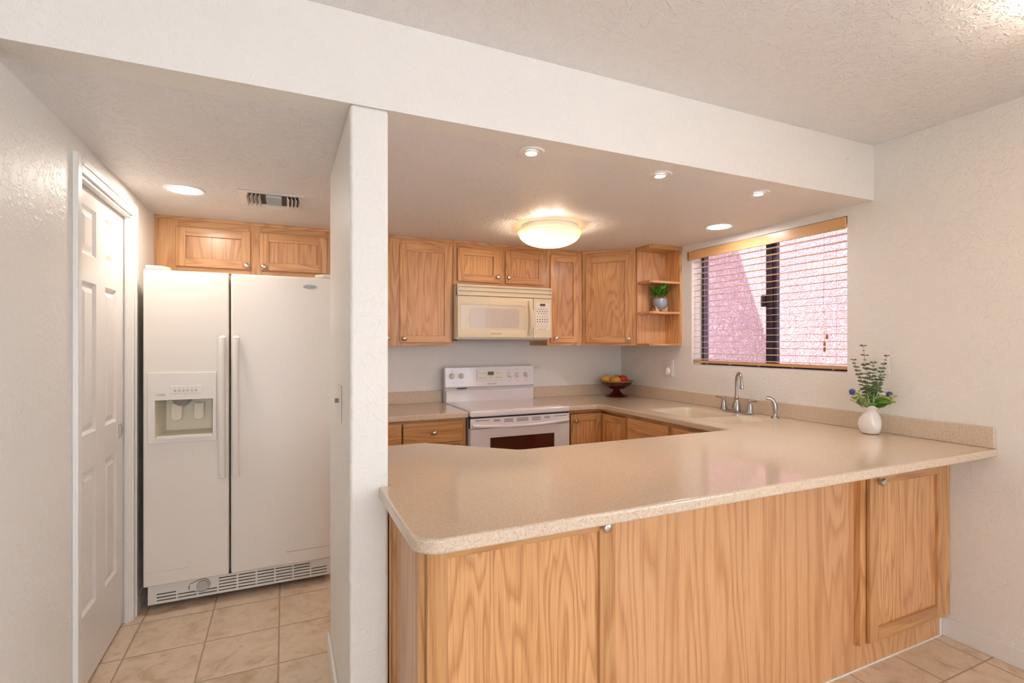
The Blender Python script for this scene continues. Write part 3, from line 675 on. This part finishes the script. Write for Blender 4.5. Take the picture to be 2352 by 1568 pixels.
for x in (1.413, 1.436, 1.459, 1.553, 1.575, 1.597):
    for z in (1.138, 1.102): obj('touch_key', box(BM(), x-.006, x+.006, yy-.0008, yy, z-.004, z+.004), M['btn'], cpn)
for a, b, z in ((1.487, 1.525, 1.095), (1.487, 1.515, 1.1065)): obj('printed_line', box(BM(), a, b, yy-.0008, yy, z-.0008, z+.0008), M['ink'], cpn)
for x in (1.185, 1.259, 1.295, 1.334, 1.667, 1.737, 1.812): obj('indicator_light', lathe(BM(), [(.0028, 0), (.0028, .0012)], (x, panel_y(1.164), 1.164), 10, 'y'), M['ink'], cpn)
for x in (1.185, 1.262, 1.67, 1.74, 1.816):
    for k in (-1, 0, 1): obj('burner_symbol', box(BM(), x+k*.010-.002, x+k*.010+.002, panel_y(1.07)-.0005, panel_y(1.07)+.003, 1.067, 1.070), M['ink'], cpn)
bm = text_bm('FRIGIDAIRE', .010, facing_front(1.514, panel_y(1.053)-.0002, 1.053), .0006, .075); obj('lettering', bm, M['ink'], cpn)
obj('vent_slot', box(BM(), 1.227, 1.302, 3.7565, 3.77, 1.0195, 1.0255), M['dark'], bg)
# oven door: vent band with slots, handle, window
sl = []
for a, b in ((1.17, 1.273), (1.305, 1.353), (1.382, 1.451), (1.478, 1.569), (1.596, 1.665), (1.693, 1.742), (1.771, 1.879)):
    sl.append([(a, .851), (b, .851), (b, .8545), (a, .8545)])
    if b-a < .1: sl.append([(a, .842), (b, .842), (b, .8455), (a, .8455)])
    if .06 < b-a < .1: sl.append([(a, .833), (b, .833), (b, .8365), (a, .8365)])
obj('manifold', box(BM(), RX0, RX1, 3.216, 3.246, .80, .878), M['dark'], rg)
vb = obj('vent_band', slab(BM(), [(RX0, .80), (RX1, .80), (RX1, .868), (RX0, .868)], sl, 3.206, 3.216, 'xz'), M['range'], rg, smooth=False)
bm = BM(); n = 14; pts = []
for i in range(n+1):
    t = i/n; x = RX0+.012+t*(RX1-RX0-.024); bow = sin(pi*t); pts.append((x, 3.198-.035*bow**.6, .822-.012*bow))
tube(bm, pts, .0125, 12); obj('oven_handle', bm, M['range'], rg)
WX0, WX1, WZ0, WZ1 = 1.279, 1.774, .42, .732
od = obj('oven_door', slab(BM(), [(RX0, .17), (RX1, .17), (RX1, .797), (RX0, .797)], [[(WX0, WZ0), (WX1, WZ0), (WX1, WZ1), (WX0, WZ1)]], 3.202, 3.243, 'xz', .004, 2), M['range'], rg)
obj('oven_window', box(BM(), WX0-.01, WX1+.01, 3.206, 3.214, WZ0-.01, WZ1+.01), M['oven'], od)
obj('storage_drawer', box(BM(), RX0, RX1, 3.205, 3.245, .04, .162, .006), M['range'], rg)

# ================================================================== blinds
bl = thing('window_blind', 'pale wooden horizontal blind with open slats on the kitchen window', 'blind', (XR, 2.39, Z0w))
bm = box(BM(), XR-.014, XR-.002, 1.803, 3.007, 2.010, 2.076, .003); box(bm, XR-.014, XR+.0, 2.995, 3.007, 2.010, 2.076)
obj('valance', bm, M['val'], bl)
obj('head_rail', box(BM(), XR+.004, XR+.055, 1.808, 2.968, 2.035, 2.075), M['blind'], bl)
NS = 18
for i in range(NS):
    z = 1.256+i*.0432
    bm = box(BM(), XR+.006, XR+.056, 1.806, 2.969, z-.0013, z+.0013, .001, 1)
    bmesh.ops.rotate(bm, cent=(XR+.031, 2, z), matrix=Matrix.Rotation(R(-3), 3, 'Y'), verts=bm.verts[:])
    obj('slat', bm, M['blind'], bl)
obj('bottom_rail', box(BM(), XR+.008, XR+.056, 1.806, 2.969, 1.228, 1.245, .003), M['val'], bl)
bm = BM()
for y in (1.90, 2.155, 2.40, 2.64, 2.85):
    for x in (XR+.004, XR+.058): tube(bm, [(x, y, 1.235), (x, y, 2.04)], .0007, 5)
    lathe(bm, [(.001, -.004), (.006, -.004), (.007, 0), (.006, .001)], (XR+.03, y, 1.226), 10)
obj('ladder_cord', bm, M['cord'], bl)
bm = BM()
ends = [(1.912, 1.400), (1.926, 1.360), (1.926, 1.328)]
for y, z in ends: tube(bm, [(XR-.004, 1.93, 2.02), (XR-.006, 1.932, 1.6), (XR-.006, y, z+.02)], .0009, 5)
lc = obj('lift_cord', bm, M['cord'], bl)
for y, z in ends: obj('tassel', lathe(BM(), [(.003, .026), (.005, .024), (.007, .004), (.006, 0), (.001, -.001)][::-1], (XR-.0065, y, z), 12), M['tassel'], lc)

# ================================================================== ceiling lights and vent
def can_light(x, y, label, big, lens, z=ZK):
    t = thing('recessed_light', label, 'ceiling light', (x, y, z), group=('large recessed lights' if big else 'small recessed spotlights'))
    ro, ri = (.088, .070) if big else (.053, .026)
    obj('trim_ring', lathe(BM(), [(ri, -.001), (ri, -.004), (ro-.004, -.006), (ro, -.003), (ro, 0), (ri, -.0005)], (x, y, z), 40), M['white'], t)
    if not big:
        obj('gimbal', lathe(BM(), [(.030, -.005), (.030, -.009), (.023, -.009), (.021, -.005), (.030, -.005)], (x, y, z), 32), M['white'], t)
        obj('lens', lathe(BM(), [(.001, -.0065), (.022, -.0065), (.022, -.004), (.001, -.004)], (x, y, z), 28), lens, t)
        l = bpy.data.lights.new('spot_bulb', 'SPOT'); l.energy = 17; l.color = (1, .9, .76); l.spot_size = R(75); l.spot_blend = 1; l.shadow_soft_size = .02
        lo = bpy.data.objects.new('spot_bulb', l); COL.objects.link(lo); lo.parent = t; lo.location = (0, 0, -.012)
    else: obj('lens', lathe(BM(), [(.001, -.0055), (.05, -.005), (ri, -.0025), (ri, -.001), (.001, -.001)], (x, y, z), 36), lens, t)
    return t
can_light(-.445, 2.926, 'large round recessed light in the ceiling in front of the refrigerator', True, M['lampw'])
can_light(2.562, 2.438, 'large round recessed light in the ceiling above the sink', True, M['lampc'])
can_light(.887, 1.789, 'small recessed spotlight nearest the divider wall', False, M['lamph'])
can_light(1.533, 1.797, 'middle one of three small recessed spotlights over the peninsula', False, M['lamph'])
can_light(2.170, 1.814, 'small recessed spotlight nearest the window wall', False, M['lamph'])
def dome_light(x, y, z, label, watt):
    t = thing('dome_ceiling_light', label, 'ceiling light', (x, y, z))
    obj('canopy', lathe(BM(), [(.175, -.038), (.184, -.034), (.184, -.004), (.180, 0), (.1, 0), (.1, -.006), (.172, -.008), (.172, -.036)][::-1], (x, y, z), 48), M['white'], t)
    prof = []
    for i in range(13):
        a = R(90*i/12); prof.append((.198*sin(a)+.0005, -.050-.085*cos(a)))
    prof += [(.2066, -.046), (.2066, -.041), (.198, -.044)]
    prof += [(max(r-.004, .0004), h+.004) for r, h in reversed(prof[:13])]
    d = obj('glass_shade', lathe(BM(), prof, (x, y, z), 56), M['dome'], t)
    for a in (20, 140, 260):
        obj('clip', box(BM(), x+.190*cos(R(a-66))-.006, x+.190*cos(R(a-66))+.006, y+.190*sin(R(a-66))-.006, y+.190*sin(R(a-66))+.006, z-.052, z-.03, .002), M['white'], t)
    for dx in (-.06, .06):
        l = bpy.data.lights.new('bulb', 'POINT'); l.energy = watt; l.color = (1, .88, .72); l.shadow_soft_size = .03
        lo = bpy.data.objects.new('bulb', l); COL.objects.link(lo); lo.parent = t; lo.location = (dx, 0, -.085)
    return t
dome_light(1.563, 2.887, ZK, 'frosted glass dome light in the middle of the kitchen ceiling', 7)
dome_light(2.1, .42, ZM, 'unseen frosted glass dome light added on the dining room ceiling', 58)  # out-of-view lamp, invented to match the warm light on the right
vt = thing('air_vent', 'white ceiling air register above the refrigerator', 'vent', (-.06, 2.94, ZK))
vx0, vx1, vy0, vy1 = -.208, .093, 2.805, 3.075
ix0, ix1, iy0, iy1 = vx0+.04, vx1-.02, vy0+.035, vy1-.03
obj('face_plate', slab(BM(), [(vx0, vy0), (vx1, vy0), (vx1, vy1), (vx0, vy1)], [[(ix0, iy0), (ix1, iy0), (ix1, iy1), (ix0, iy1)]], ZK-.004, ZK-.0005, 'xy', .001, 1), M['white'], vt, smooth=False)
obj('duct', box(BM(), ix0, ix1, iy0, iy1, ZK-.0025, ZK-.0008), M['void'], vt)
sx = (ix1-ix0)/3
for x in [ix0+.004+k*.018 for k in range(4)]+[ix1-.004-k*.018 for k in range(4)]:
    s = 1 if x < (ix0+ix1)/2 else -1
    obj('vertical_louver', slab(BM(), [(x, ZK-.003), (x+s*-.010, ZK-.022), (x+s*-.0085, ZK-.0225), (x+.0015*s, ZK-.003)], [], iy0, iy1, 'xz'), M['white'], vt, smooth=False)
for k in range(7):
    y = iy0+.006+k*.026
    obj('cross_louver', slab(BM(), [(y, ZK-.003), (y-.014, ZK-.020), (y-.0125, ZK-.021), (y+.0015, ZK-.003)], [], ix0+sx+.004, ix1-sx-.004, 'yz'), M['white'], vt, smooth=False)
obj('deflector', box(BM(), ix0+sx, ix1-sx, iy1-.03, iy1, ZK-.028, ZK-.024), M['white'], vt)

# ================================================================== switches and outlets
def recept(bm, c, ax, vert=True):
    pass
oo = thing('wall_outlet', 'white horizontal outlet plate on the back wall just right of the range', 'outlet', (1.955, YB, 1.172))
obj('cover_plate', box(BM(), 1.896, 2.016, YB-.006, YB-.0005, 1.134, 1.210, .002), M['plw'], oo)
for x in (1.936, 1.976):
    r_ = obj('socket', box(BM(), x-.017, x+.017, YB-.008, YB-.006, 1.158, 1.186, .0015), M['plw'], oo)
    bm = BM(); box(bm, x-.008, x-.003, YB-.0085, YB-.0078, 1.164, 1.166); box(bm, x-.008, x-.003, YB-.0085, YB-.0078, 1.178, 1.180); lathe(bm, [(.0025, 0), (.0025, .0006)], (x+.007, YB-.008, 1.172), 10, 'y')
    obj('slots', bm, M['dark'], r_)
o2 = thing('wall_outlet', 'white outlet plate on the window wall below the open shelf, with a plug-in below', 'outlet', (XR, 3.24, 1.17))
obj('cover_plate', box(BM(), XR-.006, XR-.0005, 3.175, 3.303, 1.110, 1.240, .002), M['plw'], o2)
r_ = obj('socket', box(BM(), XR-.008, XR-.006, 3.195, 3.226, 1.182, 1.216, .0015), M['plw'], o2)
bm = BM(); box(bm, XR-.0085, XR-.0078, 3.202, 3.204, 1.196, 1.206); box(bm, XR-.0085, XR-.0078, 3.217, 3.219, 1.196, 1.206); obj('slots', bm, M['dark'], r_)
nl = thing('plug_in_air_freshener', 'white round plug-in air freshener in the outlet beside the window', 'air freshener', (XR-.006, 3.212, 1.15))
bm = lathe(BM(), [(.012, 0), (.020, .004), (.026, .016), (.026, .024), (.018, .034), (.001, .037)], (XR-.0085, 3.212, 1.150), 28, 'x'); bmesh.ops.scale(bm, vec=(1, 1, 1.25), space=Matrix.Translation((0, 0, -1.15)), verts=bm.verts[:])
obj('scent_body', bm, M['ceramic'], nl)
sw = thing('light_switch', 'white double switch plate on the right wall behind the flower stems', 'switch', (XR, 1.62, 1.275))
obj('cover_plate', box(BM(), XR-.005, XR-.0005, 1.584, 1.655, 1.214, 1.334, .002), M['wall'], sw)
obj('rocker', box(BM(), XR-.008, XR-.005, 1.603, 1.636, 1.24, 1.307, .0015), M['wall'], sw)
s3 = thing('light_switch', 'white switch plate on the left face of the divider wall', 'switch', (.188, 1.98, 1.16))
obj('cover_plate', box(BM(), .183, .1875, 1.90, 2.02, 1.09, 1.225, .002), M['plw'], s3)
obj('toggle', box(BM(), .171, .183, 1.977, 1.985, 1.155, 1.172, .002), M['grey'], s3)

# ================================================================== decor
# fruit bowl
BX, BY, BZ = 2.64, 3.655, .9145
fb = thing('fruit_bowl', 'dark red pedestal bowl holding fruit in the counter corner', 'bowl', (BX, BY, BZ))
obj('pedestal', lathe(BM(), [(.098, 0), (.100, .004), (.092, .010), (.06, .022), (.036, .042), (.026, .062), (.030, .074), (.001, .074)], (BX, BY, BZ), 40), M['bowl'], fb)
obj('dish', lathe(BM(), [(.001, .062), (.05, .064), (.090, .076), (.118, .100), (.142, .132), (.136, .134), (.110, .106), (.08, .086), (.04, .076), (.001, .074)], (BX, BY, BZ), 44), M['bowl'], fb)
obj('rim', lathe(BM(), [(.136, .128), (.146, .131), (.147, .139), (.139, .140), (.134, .133)], (BX, BY, BZ), 44), M['bowlrim'], fb)
def fruit(name, label, x, y, z, r, mat, stem=True, sq=.9):
    t = thing(name, label, name.replace('_', ' ').split()[-1], (x, y, z-r*sq), group='fruit in the pedestal bowl')
    prof = []
    for i in range(15):
        a = pi*i/14; rr = r*sin(a)*(1+.05*sin(a)); h = -r*sq*cos(a)
        if i > 11: h -= (i-11)*.0022*(r/.035)
        prof.append((max(rr, .0008), h))
    obj('flesh', lathe(BM(), prof, (x, y, z), 24), mat, t)
    if stem: obj('stem', tube(BM(), [(x, y, z+r*sq*.8), (x-.004, y-.002, z+r*sq*1.1), (x-.012, y-.004, z+r*sq*1.25)], .0014, 6), M['stem'], t)
zb = BZ+.088
fruit('yellow_apple', 'yellow apple at the far left of the pedestal bowl', BX-.082, BY+.026, zb+.062, .041, M['yellow'])
fruit('yellow_apple', 'yellow apple in front at the left of the red apple', BX-.040, BY-.048, zb+.054, .040, M['yellow'])
fruit('red_apple', 'red apple at the front of the pedestal bowl', BX+.045, BY-.022, zb+.060, .044, M['red'])
fruit('yellow_apple', 'yellow apple behind and right of the red apple', BX+.062, BY+.064, zb+.060, .040, M['yellow'], False)
# potted plant on the shelf
PX, PY, PZ = 2.700, 3.165, 1.6203
def leaf(bm, p, d, up, L, Wd, curl=.15, mi=0):
    d = d.normalized(); s = d.cross(up).normalized(); n = s.cross(d).normalized(); k = 4; row = []
    for i in range(k+1):
        t = i/k; w = Wd*sin(pi*min(1, t*.9+.08))**.8*(1 if t < 1 else .1)
        c = p+d*L*t-n*(curl*L*t*t)
        row.append((bm.verts.new(c-s*w+n*w*.25), bm.verts.new(c), bm.verts.new(c+s*w+n*w*.25)))
    for a, b in zip(row, row[1:]):
        for j in (0, 1):
            f = bm.faces.new((a[j], a[j+1], b[j+1], b[j])); f.material_index = mi
stn = thing('plant_stand', 'small pale wooden cross stand under the grey plant pot', 'plant stand', (PX, PY, PZ))
bm = BM()
prof = [(-.062, 0), (-.032, 0), (-.012, .016), (.012, .016), (.032, 0), (.062, 0), (.062, .042), (.040, .022), (-.040, .022), (-.062, .042)]
for ang in (R(20), R(110)):
    q = BM(); slab(q, prof, [], -.004, .004, 'xz', 0); bmesh.ops.transform(q, matrix=Matrix.Translation((PX, PY, PZ)) @ Matrix.Rotation(ang, 4, 'Z'), verts=q.verts[:])
    me = bpy.data.meshes.new('t'); q.to_mesh(me); q.free(); bm.from_mesh(me); bpy.data.meshes.remove(me)
obj('crossed_boards', bm, M['standw'], stn, smooth=False)
pp = thing('potted_plant', 'bushy green plant in a grey glazed pot on the open end shelf', 'plant', (PX, PY, PZ+.0225))
obj('pot', lathe(BM(), [(.001, 0), (.030, 0), (.044, .010), (.053, .030), (.056, .055), (.055, .078), (.051, .084), (.048, .080), (.050, .055), (.001, .05)], (PX, PY, PZ+.0225), 36), M['pot'], pp)
obj('soil', lathe(BM(), [(.001, 0), (.049, 0), (.049, .004), (.001, .005)], (PX, PY, PZ+.095), 24), M['stem'], pp)
bm = BM(); rng = random.Random(3)
for i in range(150):
    a = rng.uniform(0, 2*pi); e = rng.uniform(.1, 1.35); rr = rng.uniform(.01, .058)
    base_ = Vector((PX+rr*cos(a)*1.1, PY+rr*sin(a)*.7, PZ+.105+rng.uniform(0, .05)+.03*sin(e)))
    d = Vector((cos(a)*cos(e), sin(a)*cos(e)*.75, sin(e)))
    leaf(bm, base_, d, Vector((0, 0, 1)) if e < 1.2 else Vector((1, 0, .1)), rng.uniform(.032, .052), rng.uniform(.009, .013), rng.uniform(0, .5))
obj('foliage', bm, M['leaf'], pp)
# vase with bouquet
VX, VY, VZ = 2.735, 1.615, .9145
vs = thing('vase', 'white dimpled ceramic vase on the worktop near the right wall', 'vase', (VX, VY, VZ))
bm = BM(); prof = [(.001, 0), (.032, 0), (.042, .004), (.052, .022), (.056, .046), (.052, .072), (.040, .096), (.030, .112), (.0300, .120), (.038, .132), (.050, .141), (.048, .1418), (.030, .134), (.025, .122), (.026, .11), (.034, .09), (.02, .06), (.001, .05)]
lathe(bm, [(q*.92, h) for q, h in prof], (0, 0, 0), 40)
for v in bm.verts:
    a = math.atan2(v.co.y, v.co.x); r = math.hypot(v.co.x, v.co.y); z = v.co.z
    if .005 < z < .11 and r > .03: k = 1+.045*sin(3*a+z*40)+.03*sin(5*a-z*60); v.co.x *= k; v.co.y *= k
    if z > .126: v.co.z += .006*sin(5*a+1); k = 1+.06*sin(5*a+1); v.co.x *= k; v.co.y *= k
    v.co += Vector((VX, VY, VZ))
obj('vase_body', bm, M['ceramic'], vs)
bq = thing('bouquet', 'artificial bouquet of eucalyptus stems and blue thistles in the white vase', 'flowers', (VX, VY, VZ+.08))
# image-plane directions for natural fan: u to the right of the view, w toward the viewer
ur = Vector((.55, -.83, 0)).normalized(); wv = Vector((-.83, -.55, 0)).normalized()
top = Vector((VX, VY, VZ+.11))
def stem_pts(dx, dz, dw=0, n=8, b=.3):
    e = top+ur*dx+wv*dw+Vector((0, 0, dz)); out = []
    for i in range(n+1):
        t = i/n; out.append(top+(ur*dx+wv*dw)*(t**(1+b))+Vector((0, 0, dz*t)))
    return out
rng = random.Random(11)
for dx, dz, dw, big, mt in ((-.072, .265, .01, .9, 'sprig'), (-.030, .335, 0, 1.1, 'sprig'), (.012, .250, .015, 1.15, 'euc'), (.068, .285, 0, .85, 'sprig'), (.050, .19, .02, 1.0, 'euc')):
    pts = stem_pts(dx, dz, dw, 14); sb = BM(); tube(sb, pts, .0013, 5, .0006)
    st = obj('eucalyptus_stem', sb, M['stem'], bq); lb = BM()
    for i in range(4, 15):
        p = pts[i]; t = i/14; L_ = (.034-.017*t)*big
        rot = rng.uniform(0, pi) if i % 2 else rng.uniform(-.6, .6)
        for sgn in (-1, 1):
            d = (ur*cos(rot)+wv*sin(rot))*sgn+Vector((0, 0, rng.uniform(.05, .5)))
            leaf(lb, p, d, Vector((0, 0, 1))+wv*rng.uniform(.3, 1.6)+ur*rng.uniform(-.4, .4), L_, L_*.40, .1)
    obj('eucalyptus_leaves', lb, M[mt], st)
for dx, dz, dw in ((-.078, .10, .02), (.078, .093, .01), (-.040, .055, .035)):
    pts = stem_pts(dx, dz, dw); st = obj('thistle_stem', tube(BM(), pts, .0014, 5), M['grass'], bq)
    bm = lathe(BM(), [(.001, -.014), (.010, -.010), (.0145, 0), (.013, .008), (.007, .014), (.001, .015)], pts[-1], 14)
    for i in range(70):
        a = rng.uniform(0, 2*pi); e = rng.uniform(-.9, 1.5); d = Vector((cos(a)*cos(e), sin(a)*cos(e), sin(e))); c = pts[-1]+d*.012
        s = d.cross(Vector((0, 0, 1))).normalized()*.0011
        bm.faces.new([bm.verts.new(c+s), bm.verts.new(c-s), bm.verts.new(c+d*.006)])
    obj('thistle_head', bm, M['thistle'] if dx != -.040 else M['euc'], st)
bm = BM()
for i in range(34):
    a = rng.uniform(-1, .5); q = rng.uniform(-.3, 1)
    p0 = top+ur*rng.uniform(-.018, .018)+wv*rng.uniform(-.01, .015)
    d = ur*a*.55+wv*q*.3+Vector((0, 0, 1)); leaf(bm, p0, d, wv, rng.uniform(.07, .13), .0032, rng.uniform(-.1, .25))
obj('grass_blades', bm, M['grass'], bq)
for (k, mt, lo, hi) in ((0, 'lime', -1, -.4), (1, 'lime', .5, 1), (2, 'leaf', .15, .75), (3, 'lime', .8, 1.1)):
    bm = BM()
    for i in range(7):
        a = rng.uniform(lo, hi); pts = stem_pts(a*.088, rng.uniform(.035, .10), rng.uniform(-.02, .05), 6, .1); tube(bm, pts, .001, 4)
        for p in pts[2:]:
            for s_ in range(2):
                an = rng.uniform(0, 2*pi); leaf(bm, p, Vector((cos(an), sin(an), .5)), Vector((0, 0, 1))+wv, rng.uniform(.018, .028), rng.uniform(.005, .008), .2)
    obj('leafy_filler', bm, M[mt], bq)
